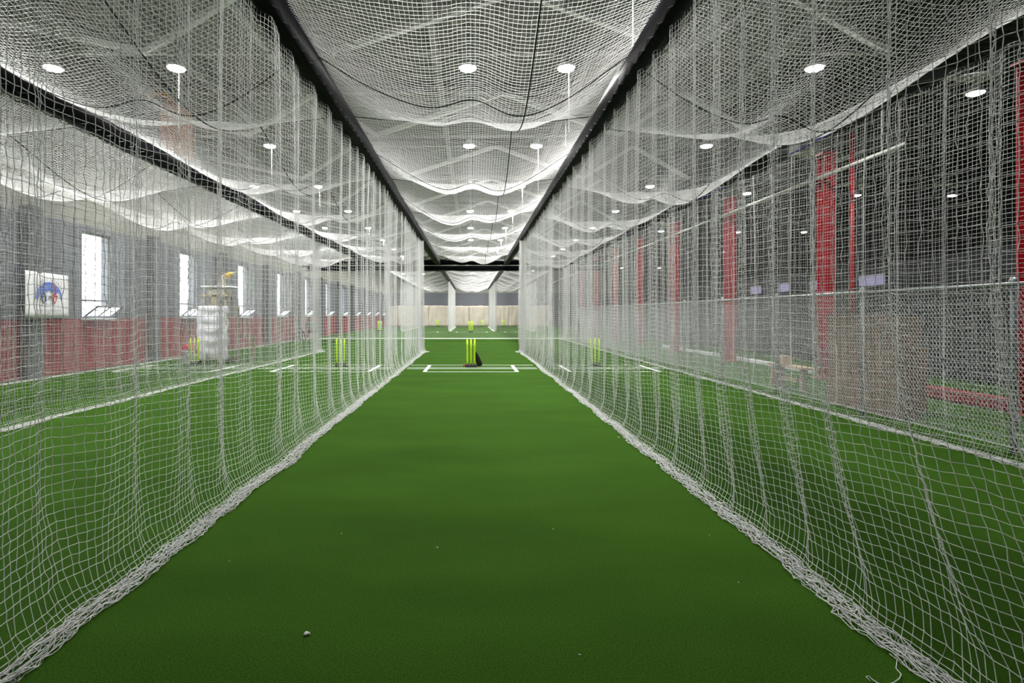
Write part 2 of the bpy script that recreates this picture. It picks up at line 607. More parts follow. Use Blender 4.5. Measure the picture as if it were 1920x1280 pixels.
for k, y in enumerate(WIN_Y):
    w = thing('window_%d' % (k + 1), None, None, (X_L, y + WIN_W / 2, WIN_Z0), kind='structure')
    fr = MB()
    xm = X_L - 0.12
    for yy in (y + 0.02, y + WIN_W - 0.02):
        fr.box((xm, yy, (WIN_Z0 + WIN_Z1) / 2), (0.07, 0.04, WIN_Z1 - WIN_Z0))
    for zz in (WIN_Z0 + 0.03, 1.875, WIN_Z1 - 0.025):
        fr.box((xm, y + WIN_W / 2, zz), (0.07, WIN_W - 0.08, 0.05))
    fr.build('window_frame', M['frame'], w)
    MB().box((xm, y + WIN_W / 2, (1.885 + WIN_Z1 - 0.05) / 2), (0.012, WIN_W - 0.08, WIN_Z1 - 0.05 - 1.885)).build('pane', M['glass'], w)
    MB().box((X_L - 0.03, y + WIN_W / 2, WIN_Z0 - 0.012), (0.36, WIN_W + 0.1, 0.05), bev=0.01).build('window_sill', M['sill'], w)
    # hopper sash leaning into the hall, two panes
    R = Matrix.Rotation(math.radians(52), 3, 'Y')
    L = 0.44
    c0 = Vector((X_L + 0.02, y + WIN_W / 2, WIN_Z0 + 0.06))
    ax = R @ Vector((0, 0, 1))
    s = MB()
    for yy in (-0.53, 0.0, 0.53):
        s.box(c0 + ax * L / 2 + Vector((0, yy, 0)), (0.035, 0.04, L), R)
    for t in (0.0, 1.0):
        s.box(c0 + ax * L * t, (0.035, 1.10, 0.04), R)
    sash = s.build('sash', M['frame'], w)
    for yy in (-0.265, 0.265):
        MB().box(c0 + ax * L / 2 + Vector((0, yy, 0)), (0.008, 0.48, L - 0.05), R).build('pane', M['sash_glass'], sash)

# wall pilasters
for k in range(-2, 11):
    y = 13.0 + 5.0 * k
    p = MB().box((X_L + 0.12, y, 2.0), (0.24, 0.42, 4.0), bev=0.015).build('trim_%d' % (k + 3), M['pillar'])
    struct(p)

# far wall: cream upper, grey band; canvas curtains below
struct(MB().box(((X_L + X_R) / 2, Y_F + 0.15, 2.05), (X_R - X_L, 0.3, 4.1)).build('wall_far', M['wall_gray']))
struct(MB().box(((X_L + X_R) / 2, Y_F + 0.15, (4.1 + ROOF + 0.3) / 2), (X_R - X_L, 0.3, ROOF + 0.3 - 4.1)).build('wall_far_upper', M['wall_cream']))
struct(MB().box((X_R + 0.15, (Y_B + Y_F) / 2, ROOF / 2), (0.3, Y_F - Y_B, ROOF + 0.4)).build('wall_right', M['black_wall']))
struct(MB().box(((X_L + X_R) / 2, Y_B - 0.15, ROOF / 2), (X_R - X_L, 0.3, ROOF + 0.4)).build('wall_back', M['wall_cream']))


def roof(name, x0, x1, m):
    pts = []
    y = Y_B
    P = 0.30
    while y < Y_F:
        for dy, dz in ((0, 0), (0.11, 0), (0.14, 0.06), (0.25, 0.06)):
            pts.append((y + dy, ROOF + dz))
        y += P
    rows = [[(x0, a, b) for a, b in pts], [(x1, a, b) for a, b in pts]]
    top = MB().grid(rows)
    top.box(((x0 + x1) / 2, (Y_B + Y_F) / 2, ROOF + 0.2), (x1 - x0, Y_F - Y_B, 0.15))
    return struct(top.build(name, m))


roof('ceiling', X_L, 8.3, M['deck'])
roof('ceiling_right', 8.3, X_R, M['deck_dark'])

# ------------------------------------------------------------------ roof steel
def truss(y, far):
    t = thing('roof_truss', 'white painted steel roof truss with chevron webs spanning the hall', 'truss', (0, y, 0), 'roof trusses under the deck')
    MB().box((-1.0, y, 7.93), (18.6, 0.14, 0.16)).build('top_chord', M['steel_dim'], t)
    MB().box((-1.0, y, 6.62), (18.6, 0.07, 0.05)).build('bottom_chord', M['steel_dim'], t)
    nodes = [(-10.2, 7.45), (-6.4, 6.64), (-4.5, 7.85), (-2.75, 6.64), (0.9, 7.85), (4.2, 6.64), (6.1, 7.85), (8.2, 6.64)]
    for (x0, z0), (x1, z1) in zip(nodes[:-1], nodes[1:]):
        MB().bar((x0, y, z0), (x1, y, z1), 0.13, 0.11).build('web_member', M['steel_white'], t)
    for x in (-6.4, -2.75, 4.2):
        MB().box((x, y, 7.24), (0.07, 0.07, 1.2)).build('post', M['steel_dim'], t)
    return t


t0 = truss(11.0, False)
for k in range(1, 12):
    c = copy_tree(t0)
    c.location = (0, 11.0 + 5.1 * k, 0)
c = copy_tree(t0)
c.location = (0, 5.9, 0)

for x in (-9.0, -7.2, -4.9, -0.9, 2.9, 5.2, 7.4):
    jo = MB()
    jo.box((x, 32, 7.98), (0.16, 72, 0.03)).box((x, 32, 7.78), (0.16, 72, 0.03)).box((x, 32, 7.88), (0.02, 72, 0.2))
    tag(jo.build('roof_joist', M['steel_dim']), 'dimmed white steel roof joist running the length of the hall', 'joist', 'roof joists running lengthwise')
# right hall: trusses of the dark side
tr = thing('roof_truss', 'grey steel truss over the dark side hall', 'truss', (0, 11.0, 0), 'trusses over the dark side hall')
MB().box((15.2, 11.0, 7.9), (13.4, 0.14, 0.16)).build('top_chord', M['steel_grey'], tr)
for (x0, z0), (x1, z1) in (((8.5, 6.1), (12.6, 6.75)), ((12.6, 6.75), (15.5, 7.85)), ((15.5, 7.85), (18.0, 6.7)), ((18.0, 6.7), (21.8, 7.85))):
    MB().bar((x0, 11.0, z0), (x1, 11.0, z1), 0.07, 0.16).build('web_member', M['steel_grey'], tr)
for k in (1, 2, 3, 5, 7):
    c = copy_tree(tr)
    c.location = (0, 11.0 + 5.1 * k, 0)

# ------------------------------------------------------------------ lamps
LY = [10.7 + 4.95 * k for k in range(-1, 12)]
LZ = 6.2


def lamp(chain, refl):
    g = 'high-bay lamps hanging under the roof'
    if refl:
        lab, g = 'round high-bay lamp with white square reflector above, over the dark hall', 'lamps over the dark hall'
    elif chain:
        lab, g = 'glowing round high-bay lamp with a white glare streak modelled below', 'lamps with glare streaks'
    else:
        lab = 'glowing round high-bay lamp hanging from the roof without a glare streak'
    t = thing('high_bay_lamp', lab, 'lamp', (0, 0, LZ), g)
    MB().lathe([(0.02, 0.20), (0.07, 0.19), (0.09, 0.08), (0.17, 0.05), (0.175, 0.0), (0.16, 0.0)], (0, 0, LZ), 20).build('housing', M['lamp_body'], t, True)
    MB().lathe([(0.155, 0.0), (0.15, -0.02), (0.11, -0.04), (0.02, -0.046)], (0, 0, LZ), 20).build('lens', M['lamp_lens'], t, True)
    MB().tube([(0, 0, LZ + 0.18), (0, 0, 8.12)], 0.012, 5).build('hanger_rod', M['steel_grey'], t)
    if chain:  # glare streak below the lamp, modelled as a string of white beads
        b = MB()
        for i in range(32):
            b.lathe([(0.003, -0.016), (0.009, -0.006), (0.009, 0.006), (0.003, 0.016)], (0.05, 0, LZ - 0.09 - i * 0.036), 5)
        b.build('glare_streak', M['chain'], t)
    if refl:
        MB().box((0, 0.1, LZ + 0.42), (0.9, 0.6, 0.03), Matrix.Rotation(0.12, 3, 'Y')).build('reflector', M['steel_white'], t)
    ld = bpy.data.lights.new('lamp_light', 'AREA')
    ld.shape = 'DISK'
    ld.size = 0.3
    ld.spread = math.radians(150)
    ld.energy = LAMP_W * (0.12 if refl else 0.8)
    ld.color = (1.0, 0.985, 0.95)
    lo = bpy.data.objects.new('lamp_light', ld)
    COL.objects.link(lo)
    lo.parent = t
    lo.location = (0, 0, -0.055)
    if not refl:                      # stray side light of the lens
        pd = bpy.data.lights.new('lamp_glow', 'POINT')
        pd.shadow_soft_size = 0.12
        pd.energy = LAMP_W * 0.13
        pd.color = ld.color
        po = bpy.data.objects.new('lamp_glow', pd)
        COL.objects.link(po)
        po.parent = t
        po.location = (0, 0, -0.19)
    return t


protos = {(False, False): lamp(False, False), (True, False): lamp(True, False), (False, True): lamp(False, True)}
used = set()
for x, chain, refl in ((-8.0, 0, 0), (-5.65, 1, 0), (-0.08, 0, 0), (1.8, 1, 0), (6.55, 0, 0), (10.7, 0, 1), (15.2, 0, 1), (19.0, 0, 1)):
    for k, y in enumerate(LY):
        if refl and k not in (1, 3, 5, 7, 10):
            continue
        key = (bool(chain), bool(refl))
        if key in used:
            o = copy_tree(protos[key])
        else:
            o = protos[key]
            used.add(key)
        yy = y + (1.2 if refl else 0) + (0.35 if refl and x > 15 else 0)
        o.location = (x, yy, LZ)
        if k == 0 and not refl:          # unseen row added to light the near nets, weakened for darker turf
            for ch in o.children:
                if ch.type == 'LIGHT':
                    ch.data = ch.data.copy()
                    ch.data.energy *= 0.7

# ------------------------------------------------------------------ black wrapped beams and the nets under them
def beam(name, label, x, y0, y1, zb=4.45, h=0.33, w=0.25, m='vinyl', seed=1):
    t = thing(name, label, 'beam', (x, y0, zb), 'black wrapped overhead beams')
    n = int((y1 - y0) / 0.22)
    n1 = smooth_noise(n + 1, 0.22, seed, ((0.5, 0.010), (1.6, 0.016)))
    n2 = smooth_noise(n + 1, 0.22, seed + 9, ((0.6, 0.010), (1.3, 0.014)))
    rows = []
    for i in range(n + 1):
        y = y0 + (y1 - y0) * i / n
        a, b = n1[i], n2[i]
        prof = [(-w / 2, 0.02 + a * .6), (-w / 2 + 0.03, 0 + a), (w / 2 - 0.03, 0 + b), (w / 2, 0.03 + b), (w / 2 + 0.012 + a, h * .5), (w / 2 - b * .5, h - 0.03),
                (w / 2 - 0.04, h), (-w / 2 + 0.04, h), (-w / 2 + b * .5, h - 0.03), (-w / 2 - 0.012 - b, h * .5)]
        rows.append([(x + px, y, zb + pz) for px, pz in prof + prof[:1]])
    MB().grid(rows).build('wrap', M[m], t, True)
    # laced edge under the outer side
    lace = MB()
    nn = int((y1 - y0) / 0.3)
    for s in (-1, 1):
        pts = []
        for i in range(nn * 2 + 1):
            pts.append((x + s * (w / 2 + 0.012), y0 + (y1 - y0) * i / (nn * 2), zb + (0.035 if i % 2 else -0.02)))
        lace.tube(pts, 0.006, 4)
    lace.build('lacing', M['black_rope'], t)
    y = y0 + 1.2
    while y < y1:
        MB().tube([(x, y, zb + h - 0.02), (x, y, 7.85)], 0.009, 5).build('hanger_rod', M['steel_grey'], t)
        y += 5.1
    return t


XL1, XR1, XL2, XR2, XL3 = -2.03, 2.04, -6.15, 5.52, -10.02
Y_END = 22.3
beam('wrapped_beam', 'black vinyl wrapped beam along the window side of the middle lane', XL1, 0.8, 33.6, seed=3)
beam('wrapped_beam', 'black vinyl wrapped beam along the fence side of the middle lane', XR1, 0.8, 33.6, h=0.30, w=0.23, seed=5)
beam('wrapped_beam', 'black wrapped beam between the two lanes on the window side', XL2, 3.5, 33.6, seed=7)
far_lab = ['black wrapped beam over the far lane, window side', 'black wrapped beam over the far lane, fence side', 'black wrapped beam over the far lane nearest the windows']
for i, x in enumerate((XL1, XR1, XL2)):
    beam('wrapped_beam', far_lab[i], x, 35.3, 67.0, seed=20 + i, h=0.30)
# cross beam (wrapped curtain roll) between the two blocks of lanes
t = thing('cross_beam', 'black wrapped cross beam spanning all lanes halfway down the hall', 'beam', (0, 34.4, 4.1))
n = 150
n1 = smooth_noise(n + 1, 0.12, 33, ((0.3, 0.03), (1.0, 0.03)))
n2 = smooth_noise(n + 1, 0.12, 34, ((0.25, 0.03), (0.8, 0.03)))
for nm, zc, rz, ry in (('lower_roll', 4.32, 0.17, 0.2), ('upper_roll', 4.68, 0.15, 0.17)):
    rows = []
    for i in range(n + 1):
        x = -10.2 + 18.2 * i / n
        rows.append([(x, 34.4 + math.cos(a) * (ry + n1[i]), zc + math.sin(a) * (rz + n2[i] * .5)) for a in [2 * PI * k / 12 for k in range(13)]])
    MB().grid(rows).build(nm, M['vinyl'], t, True)
for x in (-8, -4, 0, 4, 7.6):
    MB().tube([(x, 34.4, 4.75), (x, 34.4, 7.85)], 0.012, 5).build('hanger_rod', M['steel_grey'], t)
MB().tube([(-10.2, 34.12, 4.47), (8.0, 34.12, 4.47)], 0.012, 5).build('lacing', M['chain'], t)

# side nets of the near block
side_net('net', 'white net curtain on the window side of the middle lane', XL1, 0.9, Y_END, 101, +1, near=7.0, mid=11.0, knots=True)
side_net('net', 'white net curtain on the fence side of the middle lane', XR1, 0.9, Y_END, 207, -1, near=7.0, mid=11.0, shear=0.55, amp=0.05, knots=True)
side_net('net', 'white net curtain between the two lanes on the window side', XL2, 4.2, Y_END + 0.2, 303, +1, near=0, mid=8.0, row_step_far=3, r=0.0015)
side_net('net', 'white net curtain hanging right beside the chain link fence', XR2, 4.2, 33.5, 404, -1, near=0, mid=8.0, z_top=4.25, row_step_far=3, r=0.0015)
side_net('net', 'white net curtain hanging in front of the red and grey wall', XL3, 8.5, 33.5, 505, +1, near=0, mid=9.0, row_step_far=4, amp=0.03, z_top=4.3, r=0.0013)
# far block
for i, (x, inw, lab) in enumerate(((XL1, 1, 'far net curtain on the window side of the end lane, bunched at its front'),
                                   (XR1, -1, 'far net curtain on the fence side of the end lane, bunched at its front'),
                                   (XL2, 1, 'far net curtain between the end lanes on the window side'),
                                   (XR2, -1, 'far net curtain at the fence edge of the end lanes'))):
    side_net('net', lab, x, 48.6, 66.5, 600 + i, inw, near=0, mid=0, row_step_far=4, amp=0.07, end_gather=False, start_gather=True, r=0.0022, z_top=4.36,
             cell=0.06, group='far side nets')

# cable and blue rope carrying the outer net on the fence side
t = thing('support_cable', 'steel cable with blue rope lashings above the fence side net', 'cable', (XR2, 4.0, 4.27))
MB().tube([(XR2, 4.0, 4.27), (XR2, 34.2, 4.27)], 0.008, 5).build('cable', M['black_rope'], t)
for y in (8.2, 12.2, 19.0):
    MB().tube([(XR2, y, 4.285), (XR2 + 0.01, y + 1.5, 4.285)], 0.011, 5).build('blue_rope', M['blue_rope'], t)

# cross net hanging from the cross beam to the turf
def cross_net():
    t = thing('cross_net', 'sheer white net curtain hanging across all lanes from the cross beam', 'net', (0, 34.0, 0))
    xs = np.arange(-10.1, 7.9, 0.05)
    w = 0.05 * np.sin(xs * 2 * PI / 0.6) + 0.04 * smooth_noise(len(xs), 0.05, 71, ((0.5, 1.0),))
    zs = np.arange(4.16, 0.04, -0.05)
    P = np.stack([np.repeat(xs[:, None], len(zs), 1), 34.0 + np.repeat(w[:, None], len(zs), 1), np.repeat(zs[None], len(xs), 0)], 2)
    net = Net()
    net.add(P[:, [0, len(zs) // 2, len(zs) - 1]], 0.0014)
    net.add(np.transpose(P[::2], (1, 0, 2)), 0.0014)
    net.build('netting', t)
    MB().tube([(xs[i], 34.0 + w[i], 0.03) for i in range(0, len(xs), 2)], 0.030, 5).build('hem', M['twine'], t)


cross_net()


# ceiling nets
def ceiling_net(name, label, x0, x1, y0, y1, per, yh, r=0.0024, cell=CELL, rope_x=0.64, amp=0.62, detail=True, seed=5, zt=4.70, ropes=True):
    xc_, hw = (x0 + x1) / 2, (x1 - x0) / 2
    t = thing(name, label, 'net', (xc_, y0, zt), 'overhead nets')
    ys = np.arange(y0, y1, cell)
    xs = np.linspace(x0, x1, int((x1 - x0) * 1.04 / cell))
    rg = np.random.default_rng(seed)
    pj = rg.uniform(0.85, 1.12, 64)

    def zf(x, y):
        u = (x - xc_) / hw
        k = np.floor((y - yh) / per)
        ph_ = (y - yh) / per - k
        a = amp * pj[(k.astype(int)) % 64]
        sag = a * np.sin(PI * np.clip(ph_, 0, 1) ** 1.1) ** 1.05
        lat = np.clip(1 - np.abs(u) ** 2.2, 0, 1) ** 1.15 * (1 - 0.30 * np.exp(-(u / 0.20) ** 2)) * (1 + 0.10 * np.sin(u * 3 + k * 1.3))
        return zt - (sag + 0.13) * lat

    net = Net()
    xa = xs[::2] if not detail else xs
    xt = np.linspace(x0, x1, 40)
    Yg, Xg = np.meshgrid(ys, xt, indexing='ij')
    P = np.stack([Xg, Yg, zf(Xg, Yg)], 2)
    P += rg.normal(size=P.shape) * 0.003
    net.add(P, r)
    yt = np.concatenate([np.arange(y0, y1, cell * (2 if y1 < 40 else 3)), [y1]])
    Xg, Yg = np.meshgrid(xs, yt, indexing='ij')
    P = np.stack([Xg, Yg, zf(Xg, Yg)], 2)
    P += rg.normal(size=P.shape) * 0.0025
    net.add(P, r)
    net.build('netting', t)
    if ropes:
        y = yh
        while y < y0:
            y += per / 2
        rr = []
        while y < y1:
            px = np.linspace(x0, x1, 40)
            pz = zf(px, np.full(40, y))
            MB().tube([(a, y, b - 0.004) for a, b in zip(px, pz)], 0.007, 4).build('cross_rope', M['black_rope'], t)
            zc_ = float(zf(np.array([xc_]), np.array([y]))[0])
            MB().tube([(xc_, y, zc_), (xc_, y, 7.8)], 0.0035, 4).build('suspension_cord', M['black_rope'], t)
            y += per / 2
        py = np.arange(y0, y1, 0.12)
        pz = zf(np.full(len(py), xc_ + rope_x), py)
        MB().tube([(xc_ + rope_x, a, b - 0.005) for a, b in zip(py, pz)], 0.009, 5).build('lengthwise_rope', M['black_rope'], t)
    return t


def lane_copy(src, x0, x1, half, dz, label):
    c = copy_tree(src)
    c.location = ((x0 + x1) / 2, src.location.y, src.location.z + dz)
    c.scale = ((x1 - x0) / 2 / half, 1, 1)
    c['label'] = label


A0, A1 = XL1 + 0.12, XR1 - 0.11
cn = ceiling_net('ceiling_net', 'sagging white net ceiling over the middle lane', A0, A1, 3.2, 30.25, 4.2, 4.85, seed=5, r=0.0022, amp=0.60)
half = (A1 - A0) / 2
lane_copy(cn, XR1 + 0.12, XR2, half, -0.2, 'sagging white net ceiling over the lane beside the fence')
lane_copy(cn, XL2 + 0.12, XL1 - 0.12, half, 0.0, 'sagging white net ceiling over the lane next to the middle one, window side')
lane_copy(cn, XL3, XL2 - 0.12, half, -0.15, 'sagging white net ceiling over the lane along the windows')
A0, A1 = XL1 + 0.1, XR1 - 0.1
cn = ceiling_net('ceiling_net', 'far net ceiling over the end lane in the middle', A0, A1, 35.5, 66.5, 4.4, 35.4, seed=30, r=0.0017, cell=0.075, rope_x=0.5,
                 ropes=False, zt=4.6, amp=0.45)
half = (A1 - A0) / 2
lane_copy(cn, XL2 + 0.1, XL1 - 0.1, half, 0, 'far net ceiling over the end lane, window side')
lane_copy(cn, XR1 + 0.1, XR2, half, 0, 'far net ceiling over the end lane, fence side')

# ------------------------------------------------------------------ far curtains
for i in range(8):
    xa = -10.2 + i * 2.45
    xs = np.linspace(xa, xa + 2.43, 42)
    w = smooth_noise(42, 0.06, 800 + i, ((0.22, 0.05), (0.6, 0.07)))
    top = smooth_noise(42, 0.06, 900 + i, ((0.5, 0.03),))
    rows = []
    for j in range(12):
        zt = j / 11
        rows.append([(xs[k], 68.25 + w[k] * (0.35 + 0.65 * zt) - 0.03 * math.sin(7 * zt + i + k * .3), 2.55 + top[k] - (2.53 + top[k]) * zt) for k in range(42)])
    o = MB().grid(rows).build('canvas_curtain', M['curtain'], None, True)
    md = o.modifiers.new('thickness', 'SOLIDIFY')
    md.thickness = 0.012
    tag(o, 'cream canvas curtain panel hanging along the far end wall', 'curtain', 'canvas curtains on the end wall')

# ------------------------------------------------------------------ creases
def creases(x, label, y=15.6, wid=1.30, lane=(None, None)):
    t = thing('crease_marking', label, 'line marking', (x, y, 0.0), 'white crease markings')
    def ln(a, b, yy, w):
        MB().box(((a + b) / 2, yy, 0.0015), (b - a, w, 0.003)).build('line', M['line'], t)
    a, b = lane
    ln(a, b, 16.52, 0.05)
    ln(a, b, 15.75, 0.05)
    ln(a, b, 15.42, 0.05)
    ln(x - wid, x + wid, 14.60, 0.05)
    for s in (-1, 1):
        MB().bar((x + s * (wid - 0.03), 14.6, 0.002), (x + s * (wid - 0.03), 16.5, 0.002), 0.09, 0.004).build('line', M['line'], t)


creases(-0.03, 'white crease lines painted around the middle wicket', wid=1.24, lane=(-1.80, 1.80))
creases(-3.97, 'white crease lines painted around the wicket next to the middle lane, window side', lane=(-5.9, -2.2))
creases(3.74, 'white crease lines painted around the wicket beside the fence', wid=1.2, lane=(2.2, 5.3))
creases(-8.1, 'white crease lines painted around the wicket by the silver cloth stand', lane=(-9.8, -6.3))
t = thing('crease_marking', 'white crease lines on the far end lane turf', 'line marking', (0, 47.6, 0), 'white crease markings')
for a, b in ((-10, -5.6), (-5.4, -2.3), (-1.7, 1.7), (2.3, 5.2)):
    MB().box(((a + b) / 2, 47.4, 0.0015), (b - a, 0.07, 0.003)).build('line', M['line'], t)
for a in (-2.9, -1.3, 1.25, 2.8):
    MB().box((a, 47.2, 0.003), (0.12, 1.4, 0.004)).build('line', M['line'], t)


# ------------------------------------------------------------------ wickets
def wicket(label, x, y, h=0.70, base='bar', rot=0.0, gap=0.104, red=False, jig=0.0, r=0.019):
    t = thing('wicket', label, 'wicket', (x, y, 0), 'spring-back wickets')
    if base == 'bar':
        MB().box((x, y, 0.04), (0.34, 0.10, 0.075), bev=0.015).build('base', M['stump_base'], t)
        if red:
            MB().box((x - 0.20, y, 0.055), (0.06, 0.09, 0.05), bev=0.012).build('end_cap', M['red_plastic'], t)
    else:
        b = MB()
        for i in (-1, 0, 1):
            b.box((x + i * gap, y, 0.03), (0.09, 0.14, 0.055), bev=0.012)
        b.box((x, y, 0.012), (0.38, 0.05, 0.02))
        b.build('base', M['stump_base'], t)
    for i in (-1, 0, 1):
        lean = (i * 0.008 + jig * (0.5 - i * .4), 0)
        s = MB()
        n = 10
        pts = [(x + i * gap + lean[0] * k / 4, y, 0.07 + h * k / 4) for k in range(5)]
        s.tube(pts, [r, r, r, r, r], n)
        st = s.build('stump', M['stump'], t, True)
        c = MB().lathe([(r + 0.0006, 0), (r + 0.0006, 0.018), (r * .8, 0.028), (r * .3, 0.032)], pts[-1], n)
        c.build('tip', M['stump'], st, True)
        MB().tube([pts[0], (pts[0][0], y, 0.10)], r + 0.004, 8).build('spring', M['stump_base'], st)
    return t


wicket('neon yellow wicket with black bat propped behind it, middle lane', -0.03, 15.85, red=True, gap=0.098, r=0.024)
wicket('neon yellow wicket in the lane next to the middle one, window side', -3.79, 16.15, base='feet', r=0.023)
wicket('neon yellow wicket with three black feet in the lane beside the fence', 3.56, 16.15, base='feet', jig=-0.03, r=0.023)
wicket('neon yellow wicket standing next to the white bucket', -8.22, 16.6, base='feet', jig=-0.01, r=0.024)
wicket('neon yellow wicket alone in the far middle lane beyond the cross net', -0.10, 47.0, h=0.84, r=0.05, gap=0.14)
wicket('far neon yellow wicket beyond the cross net, lane towards the windows', -8.1, 49.2, h=0.8, r=0.05, gap=0.14)
for x, lab in ((-4.1, 'faded yellow wicket against the end curtain, lane towards the windows'), (1.25, 'yellow wicket against the end curtain beside the bunched net'),
               (3.75, 'yellow wicket against the end curtain, lane towards the fence')):
    wicket(lab, x, 67.3, h=0.72, r=0.045, gap=0.14)

# bat leaning on the middle wicket
t = thing('cricket_bat', 'black cricket bat with tan handle leaning behind the middle wicket', 'bat', (0.19, 15.95, 0))
b0, b1 = Vector((0.235, 16.12, 0.02)), Vector((0.10, 16.02, 0.43))
ax = (b1 - b0).normalized()
sd = Vector((1, 0, 0))
sd = (sd - ax * sd.dot(ax)).normalized()
dp = ax.cross(sd)
prof = [(0.0, 0.060, 0.020), (0.04, 0.080, 0.030), (0.12, 0.078, 0.038), (0.26, 0.062, 0.034), (0.37, 0.045, 0.026), (0.43, 0.022, 0.018)]
rows = []
for s, hw, th in prof:
    c = b0 + ax * s
    rows.append([c + sd * (hw * a) + dp * (th * b) for a, b in ((-1, -.4), (-.4, -1), (.4, -1), (1, -.4), (1, .4), (.3, 1), (-.3, 1), (-1, .4), (-1, -.4))])
g = MB().grid(rows)
g.raw([rows[0][k] for k in range(8)], [tuple(range(8))])
g.raw([rows[-1][k] for k in range(8)], [tuple(range(7, -1, -1))])
g.build('blade', M['bat'], t, True)
h0, h1 = b0 + ax * 0.42, b0 + ax * 0.68
MB().tube([h0, (h0 + h1) / 2, h1], [0.017, 0.018, 0.020], 8).build('handle', M['bat_handle'], t, True)

# ------------------------------------------------------------------ chain link fence
def fence():
    xf, y0, y1, H = 5.76, 3.7, 30.6, 1.82
    t = thing('chain_link_fence', 'grey chain link fence with pipe rail beside the outer net', 'fence', (xf, y0, 0))
    ys = [3.7, 6.0] + [8.32 + 2.33 * k for k in range(10)]
    for i, y in enumerate(ys + [y1]):
        p = MB().tube([(xf + 0.045, y, 0), (xf + 0.045, y, H + 0.02)], 0.032, 10).build('post', M['post'], t, True)
        MB().lathe([(0.045, -0.03), (0.045, 0.02), (0.03, 0.05), (0.01, 0.062)], (xf + 0.045, y, H + 0.02), 10).build('cap', M['steel_grey'], p, True)
    MB().tube([(xf, y0, H), (xf, y1, H)], 0.024, 8).build('top_rail', M['steel_grey'], t, True)
    MB().tube([(xf, y0, 0.08), (xf, y1, 0.08)], 0.006, 5).build('tension_wire', M['wire'], t)
    MB().tube([(xf, y1 - 1.2, H), (xf, y1, 0.3)], 0.016, 6).build('brace', M['steel_grey'], t)
    z0, z1 = 0.06, H - 0.01
    hh = z1 - z0
    net = Net()
    c = np.arange(y0 - hh * 0.75, y1, 0.052)
    for s in (1, -1):
        if s == 1:
            ya, yb = c, c + hh * 0.75
        else:
            ya, yb = c + hh * 0.75, c
        q = np.linspace(0, 1, 7)
        Yq = ya[:, None] + (yb - ya)[:, None] * q[None]
        Pq = np.stack([xf - 0.004 * s + np.zeros_like(Yq), Yq, z0 + hh * np.repeat(q[None], len(c), 0)], 2)
        ok = (Yq.min(1) > y0) & (Yq.max(1) < y1)
        net.add(Pq[ok], 0.0024)
    net.build('wire_mesh', t, M['wire'])


fence()

# ------------------------------------------------------------------ right hall: columns, rails, padded wall, signs
def column(y, label):
    x = 8.25
    t = thing('steel_column', label, 'column', (x, y, 0), 'red steel columns beyond the fence')
    c = MB()
    c.box((x, y - 0.13, 2.6), (0.26, 0.025, 5.2)).box((x, y + 0.13, 2.6), (0.26, 0.025, 5.2)).box((x, y, 2.6), (0.02, 0.24, 5.2))
    c.build('shaft', M['red_steel'], t)
    MB().box((x, y, 0.015), (0.42, 0.42, 0.03), bev=0.005).build('base_plate', M['red_steel'], t)
    MB().box((x, y, 5.22), (0.36, 0.36, 0.04)).build('cap_plate', M['red_steel'], t)
    MB().box((x, y, 6.7), (0.16, 0.16, 2.8)).build('stub', M['deck_dark'], t)  # dark colour stands in for the column top fading into shade
    return t


c0 = column(8.22, 'red steel column standing beyond the chain link fence')
for y in (13.05, 17.9, 22.8, 27.6, 32.2, 37.2, 42.2):
    c = copy_tree(c0)
    c.location = (8.25, y, 0)
# red brace tube beside the second column
t = thing('steel_tube', 'slim bright red steel tube beside the column behind the cartons', 'tube', (8.6, 12.7, 0))
MB().tube([(8.62, 12.7, 0.0), (8.62, 12.7, 5.6)], 0.05, 10).build('tube', M['red_steel'], t, True)
MB().lathe([(0.11, 0), (0.11, 0.02), (0.06, 0.03)], (8.62, 12.7, 0), 12).build('foot', M['red_steel'], t)

t = thing('low_rail', 'low red padded kerb along the floor between red columns', 'kerb', (8.25, 9.5, 0))
MB().box((8.25, 9.6, 0.11), (0.16, 2.1, 0.22), bev=0.03).build('pad', M['wall_red'], t)
MB().box((8.25, 6.6, 0.11), (0.16, 2.9, 0.22), bev=0.03).build('pad', M['wall_red'], t)
tag(MB().box((8.55, 19.5, 0.07), (0.12, 11.0, 0.14), bev=0.03).build('low_kerb', M['sill']), 'low pale grey kerb on the turf beyond the fence', 'kerb')

pipe = thing('ceiling_pipe', 'long white pipe running above the red columns', 'pipe', (8.05, 10.4, 4.66))
MB().tube([(8.05, 10.4, 4.66), (8.05, 60, 4.66)], 0.045, 8).build('pipe', M['steel_dim'], pipe, True)
for y in (11, 14, 18, 22, 26, 30, 34, 38):
    MB().tube([(8.05, y, 4.7), (8.05, y, 7.9)], 0.008, 4).build('hanger_rod', M['steel_grey'], pipe)

# padded wall of the dark hall
for i in range(14):
    y = 4.0 + i * 2.4
    o = MB().box((11.1, y + 1.19, 1.45), (0.12, 2.36, 2.9), bev=0.03).build('wall_pad', M['navy'])
    tag(o, 'tall dark navy wall pad in the side hall beyond the columns', 'wall pad', 'navy wall pads of the side hall')
for i, (y, w, lab) in enumerate(((15.4, 1.0, 'long lilac sign panel high on the navy pads, longest of four'), (17.95, 0.42, 'short lilac sign panel on the navy pads beside a red column'),
                                 (19.75, 0.75, 'lilac sign panel on the navy pads, second from the longest one'), (21.7, 0.85, 'lilac sign panel on the navy pads furthest from the cartons'))):
    t = thing('sign_panel', lab, 'sign', (10.98, y, 2.35), 'lilac sign panels')
    MB().box((11.0, y, 2.42), (0.05, w, 0.28), bev=0.015).build('board', M['lilac'], t)
    MB().box((11.0, y, 2.58), (0.04, w + 0.04, 0.03)).build('edge', M['grey_plastic'], t)

